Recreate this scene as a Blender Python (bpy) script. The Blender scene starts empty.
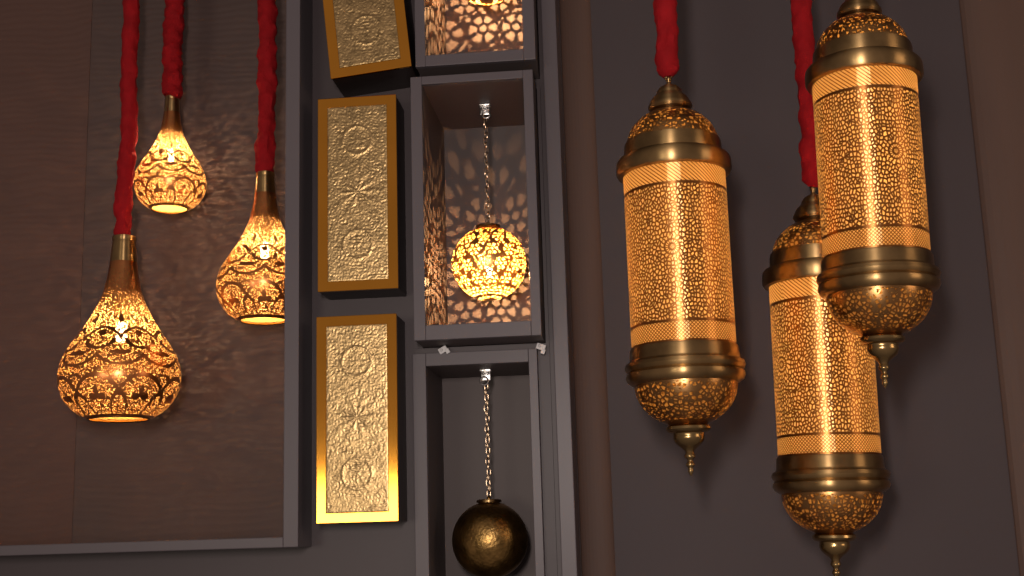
import bpy, bmesh, math, random
from mathutils import Vector, Matrix, Euler, noise
random.seed(7)
S = bpy.context.scene
COL = S.collection
PI = math.pi
# ------------------------------------------------------------------ camera
F = 1250.0; W, H = 1024, 576
YAW, PITCH, ROLL = math.radians(5.5), math.radians(11.2), math.radians(1.72)
CAM = Vector((0, -2.3, 1.6))
fwd = Vector((-math.sin(YAW)*math.cos(PITCH), math.cos(YAW)*math.cos(PITCH), math.sin(PITCH)))
right0 = Vector((math.cos(YAW), math.sin(YAW), 0))
up0 = right0.cross(fwd)
right = (right0*math.cos(ROLL) - up0*math.sin(ROLL))
up = (up0*math.cos(ROLL) + right0*math.sin(ROLL))
R3 = Matrix((right, up, -fwd)).transposed()
cd = bpy.data.cameras.new('camera'); cam = bpy.data.objects.new('camera', cd); COL.objects.link(cam)
cam.matrix_world = Matrix.Translation(CAM) @ R3.to_4x4()
cd.sensor_width = 36; cd.lens = 36*F/W; cd.clip_start = .05
S.camera = cam

def at(px, py, Y):
    """point of the plane y=Y seen at this place of the photograph"""
    d = fwd*F + right*(px-W/2) - up*(py-H/2)
    return CAM + d*((Y-CAM.y)/d.y)
def mpp(p):            # metres per pixel at a point
    return (p-CAM).dot(fwd)/F

# ------------------------------------------------------------------ world, lights, exposure
S.view_settings.view_transform = 'Standard'; S.view_settings.look = 'None'
S.view_settings.exposure = 0.0; S.view_settings.gamma = 1; S.view_settings.use_curve_mapping = False
wd = bpy.data.worlds.new('world'); S.world = wd; wd.use_nodes = True
bg = wd.node_tree.nodes['Background']; bg.inputs[0].default_value = (1, .80, .74, 1)
_nt = wd.node_tree                                    # dim shop all round, brighter at the viewer's back
_tc = _nt.nodes.new('ShaderNodeTexCoord'); _sp = _nt.nodes.new('ShaderNodeSeparateXYZ'); _nt.links.new(_tc.outputs['Generated'], _sp.inputs[0])
_mr = _nt.nodes.new('ShaderNodeMapRange'); _mr.interpolation_type = 'SMOOTHSTEP'
for _i, _v in ((1, .2), (2, -1.0), (3, .11), (4, .23)): _mr.inputs[_i].default_value = _v
_nt.links.new(_sp.outputs['Y'], _mr.inputs[0]); _nt.links.new(_mr.outputs[0], bg.inputs[1])
S.cycles.max_bounces = 8; S.cycles.transparent_max_bounces = 24
S.cycles.sample_clamp_indirect = 4; S.cycles.caustics_reflective = False
def area(name, loc, aim, sx, sy, power, col):
    l = bpy.data.lights.new(name, 'AREA'); l.shape = 'RECTANGLE'; l.size = sx; l.size_y = sy
    l.energy = power; l.color = col
    o = bpy.data.objects.new(name, l); COL.objects.link(o); o.location = loc
    o.rotation_euler = (Vector(aim)-Vector(loc)).to_track_quat('-Z', 'Y').to_euler(); return o
area('key_light', (-.12, -2.45, 1.86), (.05, 0, 2.0), .11, .3, 19.5, (1, .87, .80))      # lamp beside the viewer
area('shop_window', (-1.50, -4.6, 1.58), (-1.5, 0, 1.58), .85, .62, 19, (1, .90, .74))   # bright shop front behind the viewer

area('right_fill', (2.7, -1.7, 2.3), (0, 0, 1.9), .9, .9, 9, (1, .72, .50))               # warm fill added to lift the left frame's dark side face
# ------------------------------------------------------------------ helpers
def link(name, me, mats=None, parent=None, smooth=False):
    o = bpy.data.objects.new(name, me); COL.objects.link(o)
    for m in (mats if isinstance(mats, (list, tuple)) else [mats]):
        if m: me.materials.append(m)
    if smooth:
        for p in me.polygons: p.use_smooth = True
    if parent: o.parent = parent
    return o
def from_bm(name, bm, mats, parent=None, smooth=False):
    bmesh.ops.recalc_face_normals(bm, faces=bm.faces)
    me = bpy.data.meshes.new(name); bm.to_mesh(me); bm.free()
    o = link(name, me, mats, parent, smooth)
    if smooth: me.set_sharp_from_angle(angle=math.radians(38))
    return o
def tag(o, label, cat, group=None):
    o['label'] = label; o['category'] = cat
    if group: o['group'] = group
    return o
def struct(o): o['kind'] = 'structure'; return o
def empty(name, loc, rz=0, sc=1):
    o = bpy.data.objects.new(name, None); COL.objects.link(o); o.location = loc
    o.rotation_euler = (0, 0, rz); o.scale = (sc,)*3; o.empty_display_size = .03; return o
def copy_tree(o, parent=None):
    c = o.copy(); COL.objects.link(c); c.parent = parent
    for ch in list(o.children): copy_tree(ch, c)
    return c
def box(bm, x0, x1, y0, y1, z0, z1, bev=0):
    r = bmesh.ops.create_cube(bm, size=1)
    vs = r['verts']
    for v in vs:
        v.co = Vector(((x0+x1)/2+v.co.x*(x1-x0), (y0+y1)/2+v.co.y*(y1-y0), (z0+z1)/2+v.co.z*(z1-z0)))
    if bev:
        es = list({e for v in vs for e in v.link_edges})
        bmesh.ops.bevel(bm, geom=es, offset=bev, segments=2, affect='EDGES', profile=.5)
    return bm
def lathe(bm, prof, seg=64, mi=0, close=False):
    """prof: (r, z) from top to bottom"""
    rings = []
    for r, z in prof:
        if r < 1e-5: rings.append([bm.verts.new((0, 0, z))]); continue
        rings.append([bm.verts.new((r*math.sin(2*PI*k/seg), -r*math.cos(2*PI*k/seg), z)) for k in range(seg)])
    pairs = list(zip(rings, rings[1:]))
    if close: pairs.append((rings[-1], rings[0]))
    for a, b in pairs:
        for k in range(seg):
            k2 = (k+1) % seg
            if len(a) == 1: f = bm.faces.new((a[0], b[k], b[k2]))
            elif len(b) == 1: f = bm.faces.new((a[k], b[0], a[k2]))
            else: f = bm.faces.new((a[k], b[k], b[k2], a[k2]))
            f.material_index = mi
    return bm
def smooth_prof(pts, n=4):
    """Catmull-Rom through (r,z)"""
    out = []
    for i in range(len(pts)-1):
        p0 = pts[max(i-1, 0)]; p1 = pts[i]; p2 = pts[i+1]; p3 = pts[min(i+2, len(pts)-1)]
        for k in range(n):
            t = k/n
            out.append(tuple(.5*((2*p1[j])+(-p0[j]+p2[j])*t+(2*p0[j]-5*p1[j]+4*p2[j]-p3[j])*t*t+(-p0[j]+3*p1[j]-3*p2[j]+p3[j])*t**3) for j in (0, 1)))
    out.append(pts[-1]); return out
def shell(name, prof, mo, mi_, parent, th=.0012, seg=96):
    """thin sheet metal with an outer and an inner face"""
    bm = bmesh.new()
    lathe(bm, prof, seg, 0)
    inner = []
    for i, (r, z) in enumerate(prof):
        a = prof[max(i-1, 0)]; b = prof[min(i+1, len(prof)-1)]
        tx, tz = b[0]-a[0], b[1]-a[1]; L = math.hypot(tx, tz) or 1
        nx, nz = tz/L, -tx/L        # points inward (prof runs downwards)
        inner.append((max(r+nx*th, 1e-4), z+nz*th))
    lathe(bm, inner, seg, 1)
    me = bpy.data.meshes.new(name); bm.normal_update(); bm.to_mesh(me); bm.free()
    return link(name, me, [mo, mi_], parent, True)
def sphere_prof(r, n=24, a0=0, a1=PI, zc=0):
    return [(r*math.sin(a0+(a1-a0)*k/n), zc+r*math.cos(a0+(a1-a0)*k/n)) for k in range(n+1)]
def tube(bm, path, r, seg=12, closed=False, rfun=None):
    n = len(path); rings = []
    for i in range(n):
        a = path[(i-1) % n] if closed else path[max(i-1, 0)]
        b = path[(i+1) % n] if closed else path[min(i+1, n-1)]
        t = (b-a).normalized()
        ref = Vector((0, 1, 0)) if abs(t.y) < .9 else Vector((1, 0, 0))
        u = t.cross(ref).normalized(); v = t.cross(u)
        rings.append([bm.verts.new(path[i]+(u*math.cos(2*PI*k/seg)+v*math.sin(2*PI*k/seg))*(rfun(i, 2*PI*k/seg) if rfun else r)) for k in range(seg)])
    for i in range(n if closed else n-1):
        a, b = rings[i], rings[(i+1) % n]
        for k in range(seg):
            bm.faces.new((a[k], a[(k+1) % seg], b[(k+1) % seg], b[k]))
    if not closed:
        bm.faces.new(rings[0]); bm.faces.new(rings[-1][::-1])
    return bm

# ------------------------------------------------------------------ node expressions
class E:
    nt = None
    def __init__(s, sock): s.s = sock
    @staticmethod
    def op(op, *a):
        n = E.nt.nodes.new('ShaderNodeMath'); n.operation = op
        for i, v in enumerate(a):
            if isinstance(v, E): E.nt.links.new(v.s, n.inputs[i])
            else: n.inputs[i].default_value = v
        return E(n.outputs[0])
    def __add__(s, o): return E.op('ADD', s, o)
    def __radd__(s, o): return E.op('ADD', o, s)
    def __sub__(s, o): return E.op('SUBTRACT', s, o)
    def __rsub__(s, o): return E.op('SUBTRACT', o, s)
    def __mul__(s, o): return E.op('MULTIPLY', s, o)
    def __rmul__(s, o): return E.op('MULTIPLY', o, s)
    def __truediv__(s, o): return E.op('DIVIDE', s, o)
    def __lt__(s, o): return E.op('LESS_THAN', s, o)
    def __gt__(s, o): return E.op('GREATER_THAN', s, o)
def fabs(a): return E.op('ABSOLUTE', a)
def fsin(a): return E.op('SINE', a)
def fmin(a, b): return E.op('MINIMUM', a, b)
def fmax(a, b): return E.op('MAXIMUM', a, b)
def flen(a, b): return E.op('SQRT', a*a + b*b)
def wrap(a, p): return E.op('WRAP', a, p/2, -p/2)      # into (-p/2, p/2)
def vor(x, y, z, scale, rnd=1.0, dim='2D', feature='F1'):
    v = E.nt.nodes.new('ShaderNodeTexVoronoi'); v.voronoi_dimensions = dim; v.feature = feature
    v.inputs['Scale'].default_value = scale; v.inputs['Randomness'].default_value = rnd
    c = E.nt.nodes.new('ShaderNodeCombineXYZ')
    for i, q in enumerate((x, y, z)):
        if isinstance(q, E): E.nt.links.new(q.s, c.inputs[i])
        else: c.inputs[i].default_value = q
    E.nt.links.new(c.outputs[0], v.inputs['Vector'])
    return E(v.outputs['Distance'])
def coords():
    tc = E.nt.nodes.new('ShaderNodeTexCoord'); sp = E.nt.nodes.new('ShaderNodeSeparateXYZ')
    E.nt.links.new(tc.outputs['Object'], sp.inputs[0])
    x, y, z = (E(sp.outputs[i]) for i in range(3))
    ang = E.op('ARCTAN2', x, 0-y)
    return x, y, z, ang
def new_mat(name):
    m = bpy.data.materials.new(name); m.use_nodes = True
    nt = m.node_tree; E.nt = nt; b = nt.nodes['Principled BSDF']; return m, nt, b
def metal(name, col, rough=.3, aniso=0, mask=None, film=None, metallic=1.0, bump=0, bscale=300, var=.25, vscale=25):
    """mask(): 1 where the sheet is pierced"""
    m, nt, b = new_mat(name)
    b.inputs['Metallic'].default_value = metallic; b.inputs['Roughness'].default_value = rough
    tc = nt.nodes.new('ShaderNodeTexCoord')
    nz = nt.nodes.new('ShaderNodeTexNoise'); nz.inputs['Scale'].default_value = vscale; nz.inputs['Detail'].default_value = 5
    nt.links.new(tc.outputs['Object'], nz.inputs['Vector'])
    rp = nt.nodes.new('ShaderNodeValToRGB')
    rp.color_ramp.elements[0].position = .3; rp.color_ramp.elements[1].position = .7
    rp.color_ramp.elements[0].color = tuple(c*(1-var) for c in col)+(1,)
    rp.color_ramp.elements[1].color = tuple(min(1, c*(1+var*.4)) for c in col)+(1,)
    nt.links.new(nz.outputs['Fac'], rp.inputs[0]); nt.links.new(rp.outputs[0], b.inputs['Base Color'])
    if aniso:
        b.inputs['Anisotropic'].default_value = aniso
        tg = nt.nodes.new('ShaderNodeTangent'); tg.direction_type = 'RADIAL'; tg.axis = 'Z'
        b.inputs['Anisotropic Rotation'].default_value = .25
        nt.links.new(tg.outputs[0], b.inputs['Tangent'])
    if bump:
        n2 = nt.nodes.new('ShaderNodeTexNoise'); n2.inputs['Scale'].default_value = bscale; n2.inputs['Detail'].default_value = 3
        nt.links.new(tc.outputs['Object'], n2.inputs['Vector'])
        bp = nt.nodes.new('ShaderNodeBump'); bp.inputs['Strength'].default_value = bump; bp.inputs['Distance'].default_value = .001
        nt.links.new(n2.outputs['Fac'], bp.inputs['Height']); nt.links.new(bp.outputs[0], b.inputs['Normal'])
    if mask:
        mk = mask()
        tr = nt.nodes.new('ShaderNodeBsdfTransparent'); mx = nt.nodes.new('ShaderNodeMixShader')
        hole = tr.outputs[0]
        if film:                                       # amber translucent layer added so the holes glow evenly
            tl = nt.nodes.new('ShaderNodeBsdfTranslucent'); tl.inputs[0].default_value = (*film[1], 1)
            m2 = nt.nodes.new('ShaderNodeMixShader'); m2.inputs[0].default_value = film[0]
            nt.links.new(tr.outputs[0], m2.inputs[1]); nt.links.new(tl.outputs[0], m2.inputs[2]); hole = m2.outputs[0]
        nt.links.new(mk.s, mx.inputs[0]); nt.links.new(b.outputs[0], mx.inputs[1]); nt.links.new(hole, mx.inputs[2])
        nt.links.new(mx.outputs[0], nt.nodes['Material Output'].inputs[0])
    return m
def paint(name, col, rough=.6, bump=.15, bscale=60, var=.08, vscale=3, spec=.3, stretch=(1, 1, 1)):
    m, nt, b = new_mat(name)
    b.inputs['Roughness'].default_value = rough; b.inputs['Specular IOR Level'].default_value = spec
    tc = nt.nodes.new('ShaderNodeTexCoord'); mp = nt.nodes.new('ShaderNodeMapping'); mp.inputs['Scale'].default_value = stretch
    nt.links.new(tc.outputs['Object'], mp.inputs[0])
    nz = nt.nodes.new('ShaderNodeTexNoise'); nz.inputs['Scale'].default_value = vscale; nz.inputs['Detail'].default_value = 4
    nt.links.new(mp.outputs[0], nz.inputs['Vector'])
    rp = nt.nodes.new('ShaderNodeValToRGB')
    rp.color_ramp.elements[0].color = tuple(c*(1-var) for c in col)+(1,)
    rp.color_ramp.elements[1].color = tuple(c*(1+var) for c in col)+(1,)
    nt.links.new(nz.outputs['Fac'], rp.inputs[0]); nt.links.new(rp.outputs[0], b.inputs['Base Color'])
    n2 = nt.nodes.new('ShaderNodeTexNoise'); n2.inputs['Scale'].default_value = bscale; n2.inputs['Detail'].default_value = 4
    nt.links.new(mp.outputs[0], n2.inputs['Vector'])
    bp = nt.nodes.new('ShaderNodeBump'); bp.inputs['Strength'].default_value = bump; bp.inputs['Distance'].default_value = .002
    nt.links.new(n2.outputs['Fac'], bp.inputs['Height']); nt.links.new(bp.outputs[0], b.inputs['Normal'])
    return m
def glow(name, col, strength):
    m, nt, b = new_mat(name)
    b.inputs['Base Color'].default_value = (*col, 1)
    b.inputs['Emission Color'].default_value = (*col, 1); b.inputs['Emission Strength'].default_value = strength
    return m

# ------------------------------------------------------------------ pierced patterns (metres, object space)
RT = .0800                                # tube radius of the lanterns
def mask_tube(top, bot):
    def f():
        x, y, z, a = coords()
        u = a*RT
        band_t = (z > top-.036)*(z < top-.004)
        band_b = (z < bot+.032)*(z > bot+.006)
        field = (z < top-.0400)*(z > bot+.036)
        v = vor(u, z*.80, 0, 200, .95, '2D', 'DISTANCE_TO_EDGE')
        nz = E.nt.nodes.new('ShaderNodeTexNoise'); nz.inputs['Scale'].default_value = 60
        holes = (v > (.11+.22*E(nz.outputs['Fac'])))
        # rosettes of concentric rings, eight around the tube
        du = wrap(u+.012, 2*PI*RT/4); dv = wrap(z-(top+bot)/2-.004, .124)
        d = flen(du, dv); th = E.op('ARCTAN2', dv, du)
        ring = (fsin(d*950) > -.1)*(fsin(th*16 + d*330) > -.25)
        ros = d < .0165
        holes = holes*(1-ros) + ring*ros
        hat_t = (fsin((u+z*1.15)*900) > -.45)
        lat = fmin(fabs(fsin((u+z)*560)), fabs(fsin((u-z)*560))) > .52
        return field*holes + band_t*hat_t*.9 + band_b*lat
    return f
def mask_dome(zlo, zhi, scale=175, thr=.40):
    def f():
        x, y, z, a = coords()
        v = vor(x, y, z*1.0, scale, .8, '3D', 'DISTANCE_TO_EDGE')
        return (v > thr)*(z > zlo)*(z < zhi)
    return f
def mask_ball(r):
    def f():
        x, y, z, a = coords()
        lat = E.op('ARCSINE', z/r)
        N = 12
        du = wrap(a, 2*PI/N); dv = wrap(lat, PI/6.5)
        cosl = E.op('COSINE', lat)
        pu = du*cosl
        d = flen(pu, dv); th = E.op('ARCTAN2', dv, pu)
        flower = (d < .205)*(d > .075)*(fsin(th*6+1.5) > -.35) + (d < .04)
        v = vor(x, y, z, 125, .9, '3D')
        fill = (v < .40)*(d > .235)
        return fmin(flower+fill, 1)*(fabs(lat) < 1.32)
    return f
def mask_tear(open_ground=True):
    """fine pierced ground with solid interlaced lines left standing; z in metres for the largest lamp"""
    def f():
        x, y, z, a = coords()
        r = flen(x, y)
        N = 8
        p = 2*PI/N
        def curve(u0, per, z0, ru, rz, w, up=True):
            du = wrap(a-u0, per)/ru; dz = (z-z0)/rz
            e = fabs(flen(du, dz)-1) < w
            return e*((dz > -.02) if up else (dz < .02))
        lines = None
        def add(q):
            nonlocal lines
            lines = q if lines is None else fmax(lines, q)
        add(curve(0, p, .004, p*.60, .066, .050))         # interlaced arches round the foot
        add(curve(p/2, p, .058, p*.20, .013, .16))
        add(curve(p/2, p, .000, p*.22, .038, .10))
        for s in (-1, 1):                                 # palmettes
            add(flen((wrap(a-s*.085, p))/.070, (z-.032-0)/.0055) < 1)
        add(flen(wrap(a, p)/.035, (z-.041)/.010) < 1)
        add(curve(p/2, p, .125, p*.58, .037, .060, up=False))   # swags on the shoulder
        add(curve(0, p, .103, p*.66, .056, .045, up=True))
        add(curve(0, p, .137, p*.36, .018, .13, up=False))
        add(flen(wrap(a-p/2, p)/.19, (z-.110)/.0042) < 1)
        add(flen(wrap(a, p)/.075, (z-.148)/.0060) < 1)
        add(flen(wrap(a-p/2, p)/.06, (z-.178)/.009) < 1)
        v = vor(x, y, z, 330, .9, '3D')
        thr = .54 - fmax(z-.18, 0)*2.2
        hole = v < thr
        return hole*(1-lines)*(z < .285)*(z > .0035)
    return f

# ------------------------------------------------------------------ materials
M = {}
M['wall_grey'] = paint('grey wall paint', (.066, .051, .054), .65)
M['panel_grey'] = paint('grey lacquered panel', (.066, .052, .055), .45, .08)
M['frame_grey'] = paint('grey lacquered frame', (.108, .092, .100), .4, .05)
M['wall_brown'] = paint('brown textured wall covering', (.105, .056, .044), .6, .5, 14, .12, 4, .3, (1, 1, 3))
M['wall_taupe'] = paint('taupe textured wall covering', (.088, .057, .050), .6, .5, 14, .12, 4, .3, (1, 1, 3))
for _k in ('wall_brown', 'wall_taupe'):              # wavy ribs pressed into the covering
    _nt = M[_k].node_tree
    _wv = _nt.nodes.new('ShaderNodeTexWave'); _wv.bands_direction = 'Z'; _wv.inputs['Scale'].default_value = 22
    _wv.inputs['Distortion'].default_value = 9; _wv.inputs['Detail'].default_value = 2; _wv.inputs['Detail Scale'].default_value = .35
    _t = _nt.nodes.new('ShaderNodeTexCoord'); _nt.links.new(_t.outputs['Object'], _wv.inputs['Vector'])
    _bp = _nt.nodes.new('ShaderNodeBump'); _bp.inputs['Strength'].default_value = .13; _bp.inputs['Distance'].default_value = .003
    _b = _nt.nodes['Principled BSDF']; _nt.links.new(_b.inputs['Normal'].links[0].from_socket, _bp.inputs['Normal'])
    _nt.links.new(_wv.outputs['Fac'], _bp.inputs['Height']); _nt.links.new(_bp.outputs[0], _b.inputs['Normal'])
M['niche'] = paint('niche lining paint', (.105, .083, .080), .55, .05)
M['glow_brown'] = paint('brown painted lantern glow', (.100, .058, .044), .6, .1, 40, .25, 6, .3, (1, 1, .15))  # brown stands in for warm lantern glow on the right wall
M['ceiling'] = paint('dark ceiling paint', (.03, .027, .028), .8)
M['brass'] = metal('antique brass', (.44, .28, .12), .36, .88, var=.35)
M['brass_fine'] = metal('polished brass', (.42, .28, .12), .24, 0, var=.3)
M['brass_dark'] = metal('dark bronze', (.20, .115, .045), .38, 0, bump=.5, bscale=260, var=.5, vscale=60)
M['inner'] = None
BULB = glow('lamp glow', (1, .60, .26), 60)
M['velvet'] = paint('red velvet', (.27, .004, .007), .85, .6, 130, .35, 40, .2)
M['velvet'].node_tree.nodes['Principled BSDF'].inputs['Sheen Weight'].default_value = .0
_m, _nt2, _b = new_mat('amber diffuser')
_tl = _nt2.nodes.new('ShaderNodeBsdfTranslucent'); _tl.inputs[0].default_value = (1, .66, .20, 1)
_nt2.links.new(_tl.outputs[0], _nt2.nodes['Material Output'].inputs[0]); M['diffuser'] = _m
M['steel'] = metal('bright steel', (.8, .78, .76), .25)
M['chain'] = metal('brass chain', (.62, .45, .30), .25)
M['gold_border'] = metal('gilded copper sheet', (.84, .36, .045), .10, 0, var=.10, vscale=9)
M['gold_relief'] = metal('embossed champagne gold sheet', (.52, .35, .16), .38, 0, bump=.3, bscale=330, var=.35, vscale=90)
M['black_box'] = paint('dark brown lacquer', (.022, .014, .013), .4)
M['socket'] = metal('lamp socket', (.3, .2, .1), .4)

# ------------------------------------------------------------------ setting
YF, YP, YB = -.20, -.11, .06          # front of the boxes, panel face, back of niches
def clear_bulb(name, col, strength):
    m, nt, b = new_mat(name)
    em = nt.nodes.new('ShaderNodeEmission'); em.inputs[0].default_value = (*col, 1); em.inputs[1].default_value = strength
    tr = nt.nodes.new('ShaderNodeBsdfTransparent'); ad = nt.nodes.new('ShaderNodeAddShader')
    nt.links.new(em.outputs[0], ad.inputs[0]); nt.links.new(tr.outputs[0], ad.inputs[1]); nt.links.new(ad.outputs[0], nt.nodes['Material Output'].inputs[0])
    return m
def filament(parent, loc, power, col, rad=.0012):
    l = bpy.data.lights.new('filament', 'POINT'); l.energy = power; l.color = col; l.shadow_soft_size = rad
    o = bpy.data.objects.new('filament', l); COL.objects.link(o); o.location = loc; o.parent = parent; return o
def quad_box(name, mat, pxs, y0, y1, bev=.001):
    (x0, x1, z0, z1) = pxs
    bm = bmesh.new(); box(bm, x0, x1, y0, y1, z0, z1, bev); return struct(from_bm(name, bm, mat))
ZB, ZT = .55, 4.0
xw = lambda px, py, Y: at(px, py, Y).x
zw = lambda px, py, Y: at(px, py, Y).z
x_left_out = xw(299, 270, YF)         # outer right edge of the left frame
x_left_in = xw(284.5, 270, YF)
x_tr0, x_tr1 = xw(551, 280, -.135), xw(566, 280, -.135)
x_br1 = xw(603, 280, 0)
bm = bmesh.new(); box(bm, x_tr1, 2.2, 0, .12, ZB, ZT); struct(from_bm('wall_right', bm, M['wall_grey']))
YL = .11
xs = xw(72, 540, YL)
bm = bmesh.new(); box(bm, -1.9, xs, YL-.0015, YL+.1, ZB, ZT); struct(from_bm('wall_corner', bm, M['wall_brown'])); bm = bmesh.new(); box(bm, xs, x_left_out, YL, YL+.1, ZB, ZT); struct(from_bm('wall_left', bm, M['wall_taupe']))
# frame of the left recess (front edge, right cheek, sill)
zsill1 = zw(150, 541, YF); zsill0 = zw(150, 551.5, YF)
bm = bmesh.new()
box(bm, x_left_in, x_left_out, YF, YL, zsill0, ZT, .0015)
struct(from_bm('trim_1', bm, M['frame_grey']))
bm = bmesh.new(); box(bm, -1.9, x_left_in, YF, YL, zsill0, zsill1, .0015); struct(from_bm('trim_2', bm, M['frame_grey']))
# wall below it
bm = bmesh.new(); box(bm, -1.9, x_left_out, YP, YL, ZB, zsill0); struct(from_bm('wall_lower', bm, M['panel_grey']))
# edge trim, then brown strips with warm lantern glow in their colour
bm = bmesh.new(); box(bm, x_tr0, x_tr1, -.135, 0, ZB, ZT, .0015); struct(from_bm('trim_3', bm, M['frame_grey']))
def half_round(name, x0, x1, y, depth, mat):
    bm = bmesh.new(); n = 14; lo, hi = [], []
    for k in range(n+1):
        t = PI*k/n; xx = (x0+x1)/2-(x1-x0)/2*math.cos(t); yy = y-depth*math.sin(t)
        lo.append(bm.verts.new((xx, yy, ZB))); hi.append(bm.verts.new((xx, yy, ZT)))
    for k in range(n): bm.faces.new((lo[k], lo[k+1], hi[k+1], hi[k]))
    bm.faces.new(lo); bm.faces.new(hi[::-1]); bm.faces.new((lo[0], hi[0], hi[-1], lo[-1]))
    return struct(from_bm(name, bm, mat, smooth=False))
half_round('trim_4', x_tr1, x_br1, .002, .010, M['glow_brown'])
half_round('trim_5', xw(990, 300, 0), xw(1085, 300, 0), .002, .02, M['glow_brown'])
bm = bmesh.new(); box(bm, -1.9, 2.2, -1.2, .2, ZT, ZT+.1); struct(from_bm('ceiling', bm, M['ceiling']))

# ------------------------------------------------------------------ display niches in the middle wall
NICHES = [  # outer (x0,x1,y0,y1) and opening in the photo, front plane
    dict(o=(415, 535, -230, 63), i=(425, 523, -215, 52), Y=YF, label='grey display box at the top edge, its walls speckled with light'),
    dict(o=(412, 537, 73, 338), i=(423.5, 527, 81, 323), Y=YF, label='grey display box holding the lit pierced ball'),
    dict(o=(414, 541, 351, 640), i=(427.5, 532, 364, 625), Y=-.125, label='grey display box holding the unlit dark brass ball'),
]
zgaps = []
x_n0 = 9; x_n1 = -9
for n in NICHES:
    Y = n['Y']; ox0, ox1, oy0, oy1 = n['o']; ix0, ix1, iy0, iy1 = n['i']
    my = (iy0+iy1)/2 if iy0 > 0 and iy1 < 576 else (40 if iy0 < 0 else 470)
    mx = (ox0+ox1)/2
    n['X0'], n['X1'] = xw(ox0, my, Y), xw(ox1, my, Y)
    n['x0'], n['x1'] = xw(ix0, my, Y), xw(ix1, my, Y)
    n['Z1'], n['Z0'] = zw(mx, oy0, Y), zw(mx, oy1, Y)
    n['z1'], n['z0'] = zw(mx, iy0, Y), zw(mx, iy1, Y)
    root = empty('display_box', ((n['X0']+n['X1'])/2, Y, n['Z0']))
    tag(root, n['label'], 'display box', 'display boxes in the middle column')
    inv = Matrix.Translation(-root.location)
    fr = bmesh.new(); d = .012
    box(fr, n['X0'], n['x0'], Y, Y+d, n['Z0'], n['Z1'], .001); box(fr, n['x1'], n['X1'], Y, Y+d, n['Z0'], n['Z1'], .001)
    box(fr, n['x0'], n['x1'], Y, Y+d, n['Z0'], n['z0'], .001); box(fr, n['x0'], n['x1'], Y, Y+d, n['z1'], n['Z1'], .001)
    fr.transform(inv); from_bm('face_frame', fr, M['frame_grey'], root)
    bd = bmesh.new(); y0 = Y+d; y1 = YB
    box(bd, n['X0']+.001, n['x0'], y0, y1, n['Z0']+.001, n['Z1']-.001); box(bd, n['x1'], n['X1']-.001, y0, y1, n['Z0']+.001, n['Z1']-.001)
    box(bd, n['x0'], n['x1'], y0, y1, n['Z0']+.001, n['z0']); box(bd, n['x0'], n['x1'], y0, y1, n['z1'], n['Z1']-.001)
    bd.transform(inv); from_bm('carcass', bd, M['niche'], root)
    bk = bmesh.new(); box(bk, n['X0']+.001, n['X1']-.001, YB, YB+.01, n['Z0'], n['Z1']); bk.transform(inv); from_bm('back_panel', bk, M['niche'], root)
    x_n0 = min(x_n0, n['X0']); x_n1 = max(x_n1, n['X1'])
bm = bmesh.new()
box(bm, x_left_out, x_n0, YP, .10, ZB, ZT)
box(bm, x_n1+.0005, x_tr0, YP, .10, ZB, ZT)
for a_, b_ in ((NICHES[0], NICHES[1]), (NICHES[1], NICHES[2])):
    box(bm, x_n0, x_n1, -.10 if b_['Y'] == YF else YP, .10, b_['Z1']+.0002, a_['Z0']-.0002)
box(bm, x_n0, x_n1, YP, .10, ZB, NICHES[2]['Z0']-.0002)
for n in NICHES:                                           # side fillets
    if n['X0']-x_n0 > .0006: box(bm, x_n0, n['X0']-.0003, YP, .10, n['Z0'], n['Z1'])
    if x_n1-n['X1'] > .0006: box(bm, n['X1']+.0003, x_n1, YP, .10, n['Z0'], n['Z1'])
struct(from_bm('wall_middle', bm, M['panel_grey']))

# small white clips under the middle display box
def clip(px, py, Y, rz, s, label):
    bm = bmesh.new()
    box(bm, -.006*s, .006*s, -.003, 0, -.004*s, .004*s, .0008)
    box(bm, .002*s, .0075*s, -.006, -.001, -.0085*s, -.002*s, .0008)
    bmesh.ops.create_uvsphere(bm, u_segments=10, v_segments=6, radius=.0022*s, matrix=Matrix.Translation((-.002*s, -.0035, .001)))
    o = from_bm('mounting_clip', bm, M['clip'], None, False); o.location = at(px, py, Y); o.rotation_euler = (0, rz, 0)
    tag(o, label, 'clip', 'pale mounting clips')
M['clip'] = paint('white painted metal', (.62, .60, .60), .4)
clip(443, 350, NICHES[2]['Y'], -.5, 1.3, 'pale little clip under the lit display box, towards its left end')
clip(541, 347, NICHES[2]['Y'], .35, 1.35, 'pale little clip under the lit display box, at its right corner')

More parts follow.
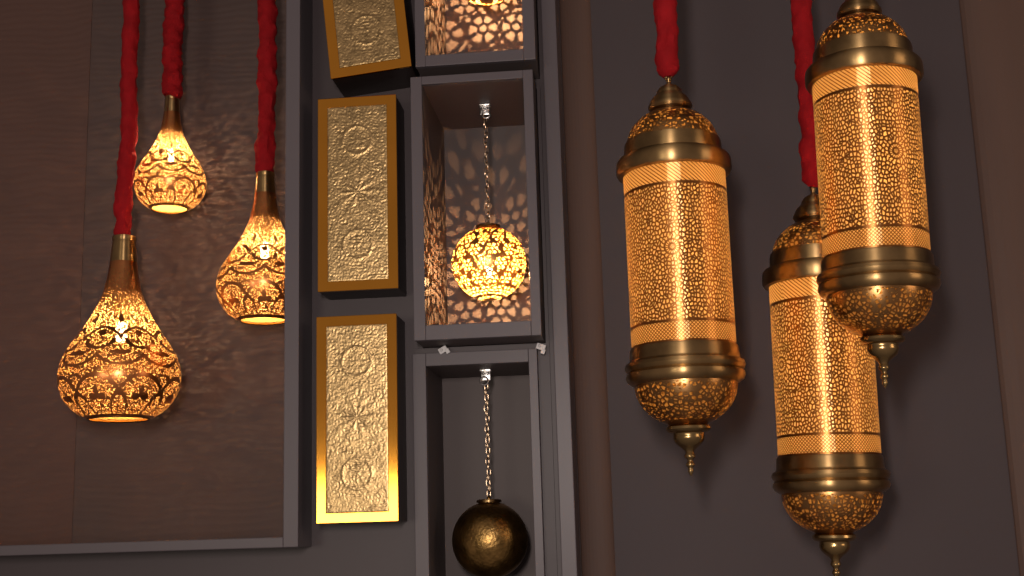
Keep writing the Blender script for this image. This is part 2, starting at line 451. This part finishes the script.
# ------------------------------------------------------------------ gilded wall boxes
def relief(u, v, w, h, nros):
    """height of the embossing, 0..1; u,v metres from the centre"""
    out = (1-abs(noise.noise(Vector((u*170, v*170, 3.1)))*2))*.55 + noise.noise(Vector((u*260, v*260, 7)))*.35
    for k in range(nros):
        cy = (k-(nros-1)/2)*h*.30
        d = math.hypot(u, v-cy); th = math.atan2(v-cy, u)
        Rr = w*.24
        if k % 2:                                # leaf burst
            out += .55*math.exp(-(d/(w*.33))**2)*math.cos(th*10+noise.noise(Vector((u*50, v*50, 1)))*2)
        else:                                    # ringed rosette
            out += math.exp(-((d-Rr)/.0028)**2)*.9+math.exp(-((d-Rr*.5)/.004)**2)*(.5+.5*math.cos(th*8))*.5+math.exp(-(d/.004)**2)*.6
    m = min(w/2-abs(u), h/2-abs(v))
    return out*min(1, m/.002)
def gilt_box(corners, label, tilt=0, nros=3, Y=-.195, back=YP, seed=0):
    (lx, rx, ty, by) = corners
    cx, cy = (lx+rx)/2, (ty+by)/2
    c = at(cx, cy, Y); w = at(rx, cy, Y).x-at(lx, cy, Y).x; h = at(cx, ty, Y).z-at(cx, by, Y).z
    root = empty('gilded_wall_box', (c.x, back, c.z)); root.rotation_euler = (0, tilt, 0)
    tag(root, label, 'wall box', 'gilded boxes on the middle wall')
    D = back-Y; t = .006
    bm = bmesh.new(); box(bm, -w/2+.001, w/2-.001, -D+t, 0, -h/2+.001, h/2-.001, .001); from_bm('case', bm, M['black_box'], root)
    # border as a picture-frame
    b = w*.125
    bm = bmesh.new()
    o = [(-w/2, -h/2), (w/2, -h/2), (w/2, h/2), (-w/2, h/2)]; i = [(-w/2+b, -h/2+b), (w/2-b, -h/2+b), (w/2-b, h/2-b), (-w/2+b, h/2-b)]
    V = lambda q, y: [bm.verts.new((x, y, z)) for x, z in q]
    of, inn, ob, ib = V(o, -D), V(i, -D), V(o, -D+t), V(i, -D+t)
    for k in range(4):
        j = (k+1) % 4
        bm.faces.new((of[k], of[j], inn[j], inn[k])); bm.faces.new((ob[k], ib[k], ib[j], ob[j]))
        bm.faces.new((of[k], ob[k], ob[j], of[j])); bm.faces.new((inn[k], inn[j], ib[j], ib[k]))
    fo = from_bm('border', bm, M['gold_border'], root)
    md = fo.modifiers.new('bevel', 'BEVEL'); md.width = .0012; md.segments = 2
    # embossed centre
    bm = bmesh.new(); nx, nz = 110, int(110*(h-2*b)/(w-2*b)); ww, hh = w-2*b, h-2*b
    vs = [[bm.verts.new((-ww/2+ww*a/nx, -D+.0010-.0008*relief(-ww/2+ww*a/nx, -hh/2+hh*q/nz+seed*0, ww, hh, nros), -hh/2+hh*q/nz)) for a in range(nx+1)] for q in range(nz+1)]
    for q in range(nz):
        for a in range(nx): bm.faces.new((vs[q][a], vs[q][a+1], vs[q+1][a+1], vs[q+1][a]))
    me = bpy.data.meshes.new('embossed_panel'); bm.to_mesh(me); bm.free()
    p = link('embossed_panel', me, M['gold_relief'], root, True)
    for f in me.polygons: pass
    return root
gilt_box((321, 401, -110, 72), 'gilded box hung slightly askew at the top edge of the picture', math.radians(-5.5), 3, -.215)
gilt_box((317.5, 397, 95, 288.5), 'gilded box between the askew one and the lowest one, evenly lit', 0, 3)
gilt_box((316, 397.5, 313.5, 521), 'lowest gilded box, with a bright yellow sheen along its foot', 0, 3)

# ------------------------------------------------------------------ velvet sleeve over a cord
def sleeve(parent, z0, z1, r, seed, wob=.004):
    n = int((z1-z0)/.006); rnd = random.Random(seed)
    path = [Vector((wob*(noise.noise(Vector((seed, z0*3+k*.035, 0)))*1.3), 0, z0+(z1-z0)*k/n)) for k in range(n+1)]
    path[0].x = 0; path[0].y = 0
    ph = [rnd.random()*6 for _ in range(4)]
    def rf(i, a):
        t = i*.006
        base = 1+.26*noise.noise(Vector((math.cos(a)*.9+seed, math.sin(a)*.9, t*38)))+.20*noise.noise(Vector((math.cos(a)*2+seed, math.sin(a)*2, t*90)))
        base += .05*abs(math.sin(t*75+ph[0]+.6*math.sin(a+ph[1])))
        if i == 0: base *= .45
        if i == 1: base *= .85
        return r*base
    bm = bmesh.new(); tube(bm, path, r, 18, rfun=rf)
    return from_bm('velvet_sleeve', bm, M['velvet'], parent, True)
def bulb_mesh(name, r, z0, z1, parent, mat=None):
    bm = bmesh.new()
    pr = [(1e-6, z1)]+[(r*math.sin(a), z1-r+r*math.cos(a)) for a in (PI/6, PI/3, PI/2)]+[(r, z0+r)]+[(r*math.cos(a), z0+r-r*math.sin(a)) for a in (PI/6, PI/3)]+[(1e-6, z0)]
    lathe(bm, pr, 12); return from_bm(name, bm, mat or BULB, parent, True)

# ------------------------------------------------------------------ cylinder lanterns
L_PROF = None
def make_lantern():
    Y = -.40; ax = lambda y: 668.5+(y-75)*.0563
    base = at(ax(476), 476, Y); z = lambda y: at(ax(y), y, Y).z-base.z
    k = mpp(at(679, 270, Y)); q = lambda lst: [(r*k, z(y)) for r, y in lst]
    root = empty('hanging_lantern', base)
    tag(root, 'brass cylinder lantern hanging alone, nearest the display boxes', 'lantern', 'pierced brass cylinder lanterns')
    global RT
    RT = 51.5*k
    top, bot = z(172), z(350)
    tube_m = metal('pierced lantern tube', (.42, .17, .05), .36, .90, mask_tube(top, bot), (.90, (1, .64, .27)), var=.2)
    tube_i = metal('lantern tube inside', (.80, .52, .20), .6, 0, mask_tube(top, bot), metallic=.5, var=.1)
    pr = [(RT, top+(bot-top)*j/20) for j in range(21)]
    shell('tube', pr, tube_m, tube_i, root)
    # top dome
    dt = smooth_prof(q([(11, 110), (24, 114.5), (34, 121), (42, 130), (46.5, 141), (47.5, 146)]), 4)
    mk = mask_dome(z(144), z(118.5), 150, .17)
    shell('dome', dt, metal('pierced top dome', (.52, .28, .10), .32, .5, mk, (.8, (1, .60, .20))), metal('top dome inside', (.8, .52, .2), .6, 0, mk, metallic=.5), root)
    # collar and rings
    bm = bmesh.new()
    lathe(bm, q([(46.5, 143), (48.5, 143.5), (49.3, 147), (49.6, 157), (51, 158.5), (55.5, 159.5), (57.6, 162), (58.2, 166), (58.2, 173), (56.5, 175.6), (51.6, 176.4), (50.2, 174), (50, 160), (46.5, 157)]), 96, close=True)
    from_bm('upper_ring', bm, M['brass'], root, True)
    bm = bmesh.new()
    lathe(bm, q([(50.3, 349), (52.5, 348), (53.6, 350), (54, 360), (55, 362), (58, 363.5), (59.3, 367), (58, 370.5), (55.8, 372), (58, 374), (58.6, 377.5), (57, 381), (53, 384), (48.5, 385), (48, 380), (50, 360)]), 96, close=True)
    from_bm('lower_ring', bm, M['brass'], root, True)
    # cap with neck and loop
    bm = bmesh.new()
    lathe(bm, smooth_prof(q([(.01, 77), (2.2, 77.5), (3.4, 79.5), (2.2, 82), (2.8, 84), (5.5, 85.5), (10, 88), (13, 92)]), 3)+smooth_prof(q([(13.4, 94), (14.6, 95.5), (18.6, 99), (21, 103.5)]), 3)+q([(22.4, 105.5), (22.6, 108), (21, 110), (12, 111.5), (.01, 111.5)]), 48)
    cap = from_bm('top_cap', bm, M['brass'], root, True)
    bm = bmesh.new(); c = Vector((0, 0, z(75)))
    tube(bm, [c+Vector((math.cos(t*PI/10)*3.6*k, 0, math.sin(t*PI/10)*3.6*k)) for t in range(20)], 1.3*k, 8, True)
    from_bm('loop', bm, M['brass_fine'], cap, True)
    # bottom dome
    db = smooth_prof(q([(50.5, 383), (50, 390), (47, 400), (40.5, 410), (31, 418), (20, 424), (14, 426)]), 4)
    mk = mask_dome(z(421), z(386), 150, .17)
    shell('bottom_dome', db, metal('pierced bottom dome', (.42, .22, .08), .30, .5, mk, (.8, (1, .60, .20))), metal('bottom dome inside', (.8, .52, .2), .6, 0, mk, metallic=.5), root)
    bm = bmesh.new()
    lathe(bm, q([(12, 424), (19, 425), (21.5, 427), (22, 429.5), (20, 432), (15.5, 433.5)])+smooth_prof(q([(15, 435), (15.2, 439), (12.5, 444), (7, 448.5), (4.6, 451)]), 3)+smooth_prof(q([(4, 452.5), (5, 455), (5.2, 457), (3.2, 459.5), (2.6, 461), (4, 463.5), (4.2, 465.5), (2.3, 468), (2.8, 470.5), (2.2, 473), (.4, 476)]), 3), 48)
    from_bm('finial', bm, M['brass_fine'], root, True)
    bulb_mesh('lamp_tube', .0105, z(366), z(152), root, glow('lantern lamp', (1, .60, .26), 12))
    sleeve(root, z(77), ZT-base.z+.002, 11.3*k, 3.3)
    return root, base
lan, lbase = make_lantern()
def lantern_copy(px, py, Y, rz, sc, label, sl_r, seed, tilt=.017, zs=1):
    c = copy_tree(lan); c.location = at(px, py, Y); c.rotation_euler = (Matrix.Rotation(tilt, 3, 'Y') @ Matrix.Rotation(rz, 3, 'Z')).to_euler(); c.scale = (sc, sc, sc*zs)
    c['label'] = label
    for ch in list(c.children):
        if ch.name.startswith('velvet_sleeve'): bpy.data.objects.remove(ch)
    # the sleeve starts at the same height of the body
    zt = 1.0
    s = sleeve(c, LOOPZ, (ZT+.002-c.location.z)/sc/zs, sl_r/sc, seed)
    return c
LOOPZ = (at(668.5, 77, -.40).z-lbase.z)
lantern_copy(885.5, 388, -.46, -1.1, .965, 'brass cylinder lantern highest on the right, overlapping the lower one beside it', .016, 9.1, zs=1.03)
lantern_copy(837, 584, -.275, 2.2, 1.0, 'brass cylinder lantern hanging lowest, partly behind the highest one', .0165, 5.7, zs=1.013)

# ------------------------------------------------------------------ teardrop lamps
def make_tear():
    Y = -.09; ax = lambda y: 124-(y-240)*.030
    base = at(ax(419), 419, Y); z = lambda y: at(ax(y), y, Y).z-base.z
    k = mpp(at(120, 340, Y)); q = lambda lst: [(r*k, z(y)) for r, y in lst]
    root = empty('teardrop_lamp', base)
    tag(root, 'largest and lowest teardrop lamp, pierced brass with arched lines', 'lamp', 'pierced teardrop lamps in the left recess')
    s = z(238)/.30*1.0
    body = smooth_prof(q([(13.2, 262), (15.5, 278), (19.5, 295), (26.5, 311), (36, 328), (47, 344), (55, 358), (58.8, 373), (58.2, 386), (53.5, 399), (45, 409.5), (36, 416), (29, 419)]), 4)
    mk = mask_tear()
    o = shell('body', body, metal('pierced teardrop brass', (.54, .20, .07), .28, .3, mk, (.36, (1, .56, .20))), metal('teardrop inside', (.62, .36, .12), .6, 0, mk, metallic=.1, var=.1), root, .0012, 128)
    bm = bmesh.new()
    lathe(bm, q([(10, 236.5), (11.6, 237), (12, 240), (11.2, 241.5), (11.6, 243)])+smooth_prof(q([(11.8, 245), (12.6, 254), (13.4, 264)]), 3)+q([(12.2, 264), (10.5, 243)]), 64, close=True)
    from_bm('neck', bm, M['brass'], root, True)
    bm = bmesh.new()
    lathe(bm, q([(29.4, 417.6), (30.4, 419), (29.6, 420.2), (28.3, 419.2), (28.6, 417.8)]), 64, close=True)
    from_bm('rim', bm, M['brass_fine'], root, True)
    bm = bmesh.new(); lathe(bm, q([(.01, 415.8), (31, 415.8)]), 48)
    from_bm('diffuser', bm, M['diffuser'], root)
    bulb_mesh('bulb', .010, z(343), z(321), root, TB); filament(root, (0, 0, z(334)), 1.9, (1, .66, .36))
    bm = bmesh.new(); lathe(bm, q([(.01, 295), (7, 295), (7.5, 317), (6, 321.2), (.01, 321.5)]), 24)
    lathe(bm, q([(1.6, 240), (1.6, 296)]), 10); from_bm('lamp_socket', bm, M['socket'], root, True)
    sleeve(root, z(239.5), ZT-base.z+.002, 8.0*k, 1.2, .007)
    return root, base, z(239.5)
TB = clear_bulb('bulb glow', (1, .62, .28), 14)
tear, tbase, TZ = make_tear()
def tear_copy(px, py, Y, rz, sc, zs, label, sr, seed):
    c = copy_tree(tear); c.location = at(px, py, Y); c.rotation_euler = (0, 0, rz); c.scale = (sc, sc, sc*zs); c['label'] = label
    for ch in list(c.children):
        if ch.name.startswith('velvet_sleeve'): bpy.data.objects.remove(ch)
    sleeve(c, TZ, (ZT+.002-c.location.z)/sc/zs, sr/sc, seed, .004/sc)
    return c
tear_copy(169.5, 209, -.02, .0, .63, 1.06, 'smallest teardrop lamp, hanging highest on its red sleeve', .0185, 2.6)
tear_copy(264, 320.5, -.08, .3, .80, 1.03, 'middle-sized teardrop lamp, half hidden by the recess frame', .0165, 4.4)

# ------------------------------------------------------------------ ball pendants with chains
def chain(parent, z0, z1, wire=.0011, L=.0125, wd=.0032):
    bm = bmesh.new(); n = max(2, round((z1-z0)/(L*.76))); st = (z1-z0)/n; half = st*.64
    for i in range(n):
        c = Vector((0.0012*math.sin(i*1.9), 0, z0+st*(i+.5))); ang = (PI/2)*(i % 2)+.45+.15*math.sin(i*2.3)
        ex = Vector((math.cos(ang), math.sin(ang), 0)); pts = []
        for t in range(16):
            a = 2*PI*t/16; s_ = math.sin(a); pts.append(c+ex*(wd*math.cos(a))+Vector((0, 0, (half-wd)*(1 if s_ > 0 else -1)*(0 if abs(s_) < 1e-6 else 1)+wd*s_)))
        tube(bm, pts, wire, 6, True)
    return from_bm('chain', bm, M['chain'], parent, True)
def ball_lamp(px, py, Y, rpx, ztop, lit, label, rz=0):
    c = at(px, py, Y); r = rpx*mpp(c)
    root = empty('ball_pendant', (c.x, c.y, c.z-r), rz); tag(root, label, 'lamp', 'ball pendants in the display boxes')
    pr = [(a, b+r) for a, b in sphere_prof(r, 32, .16, PI-.02)]
    if lit:
        mk = None
        def mkf():
            x, y, z, a = coords()
            return None
        mm = mask_ball_off(r)
        shell('globe', pr, metal('pierced brass ball', (.60, .32, .10), .3, 0, mm, (.42, (1, .50, .12))), metal('ball inside', (.40, .23, .065), .6, 0, mm, metallic=.1, var=.1), root, .001, 96)
        bulb_mesh('bulb', .0065, r*.62, r*.62+.018, root, BB); filament(root, (0, 0, r*.62+.008), lit, (1, .54, .22))
        bm = bmesh.new(); lathe(bm, [(1e-6, 2*r-.008), (.007, 2*r-.008), (.007, r*.62+.028), (.005, r*.62+.0185), (1e-6, r*.62+.018)], 20); from_bm('lamp_socket', bm, M['socket'], root, True)
    else:
        shell('globe', pr, M['brass_ball'], M['brass_dark'], root, .001, 96)
    bm = bmesh.new(); zt = 2*r
    f = .30*r
    lathe(bm, [(1e-6, zt+.004), (f*.9, zt+.004), (f*1.1, zt+.0025), (f*1.12, zt-.0015), (f*.7, zt-.003), (1e-6, zt-.003)], 40)
    cap = from_bm('cap', bm, M['brass_dark'] if lit else M['brass'], root, True)
    bm = bmesh.new(); lathe(bm, [(1e-6, zt+.011), (.0025, zt+.010), (.004, zt+.0075), (.003, zt+.005), (.0055, zt+.004), (1e-6, zt+.0035)], 20)
    from_bm('cap_knob', bm, M['brass_fine'], cap, True)
    zc = ztop-root.location.z
    chain(root, zt+.009, zc-.028)
    return root, c, zc
def mask_ball_off(r):
    def f():
        x, y, z0, a = coords()
        z = (z0-r)
        lat = E.op('ARCSINE', fmax(fmin(z/r, 1), -1))
        N = 13
        row = E.op('FLOOR', (lat+PI/2)/(PI/8))
        du = wrap(a+row*(PI/N), 2*PI/N); dv = wrap(lat+PI/2-PI/16, PI/8)
        pu = du*E.op('COSINE', lat)
        d = flen(pu, dv); th = E.op('ARCTAN2', dv, pu)
        flower = (d < .165)*(d > .075)*(fsin(th*6+1.5) > -.45) + (d < .042)
        v = vor(x, y, z, 175, .9, '3D')
        fill = (v < .42)*(d > .20)
        return fmin(flower+fill, 1)*(fabs(lat) < 1.38)
    return f
M['brass_ball'] = metal('engraved dark brass', (.34, .20, .065), .34, 0, bump=.9, bscale=190, var=.6, vscale=45)
def hook(x, y, z, label, flip=1):
    """steel screw plate with a ring, under the top of a display box"""
    bm = bmesh.new()
    box(bm, -.008, .008, -.006, .006, -.003, 0, .0006)
    box(bm, -.0065, .0065, -.001, .0015, -.016, -.002, .0005)
    for sx in (-.003, .003): bmesh.ops.create_uvsphere(bm, u_segments=10, v_segments=6, radius=.0022, matrix=Matrix.Translation((sx, -.0015, -.006)))
    tube(bm, [Vector((flip*.002+.0055*math.cos(t*PI/10), -.003, -.0165+.0055*math.sin(t*PI/10))) for t in range(20)], .0014, 8, True)
    bm2 = bm
    o = from_bm('chain_hook', bm2, M['steel'], None, True); o.location = (x, y, z); o.scale = (1.3, 1.3, 1.3)
    return tag(o, label, 'hook', 'steel chain hooks')
YBALL = -.075
BB = clear_bulb('ball bulb', (1, .58, .26), 20)
n0, n1, n2 = NICHES
b1, c1, z1_ = ball_lamp(489, 263.5, YBALL, 37.2, n1['z1'], 7.5, 'lit pierced brass ball on a chain, its bulb glowing through the holes', .2)
hook(c1.x, YBALL, n1['z1'], 'small steel hook above the lit pierced ball')
b2, c2, z2_ = ball_lamp(490, 540, -.05, 38.0, n2['z1'], 0, 'unlit dark brass ball on a chain in the bottom display box')
hook(c2.x, -.05, n2['z1'], 'small steel hook above the unlit dark ball', -1)
b0, c0, z0_ = ball_lamp(486, -33, YBALL, 37.2, n0['z1'], 12, 'lit ball cut off by the top edge, only its underside showing', .9)
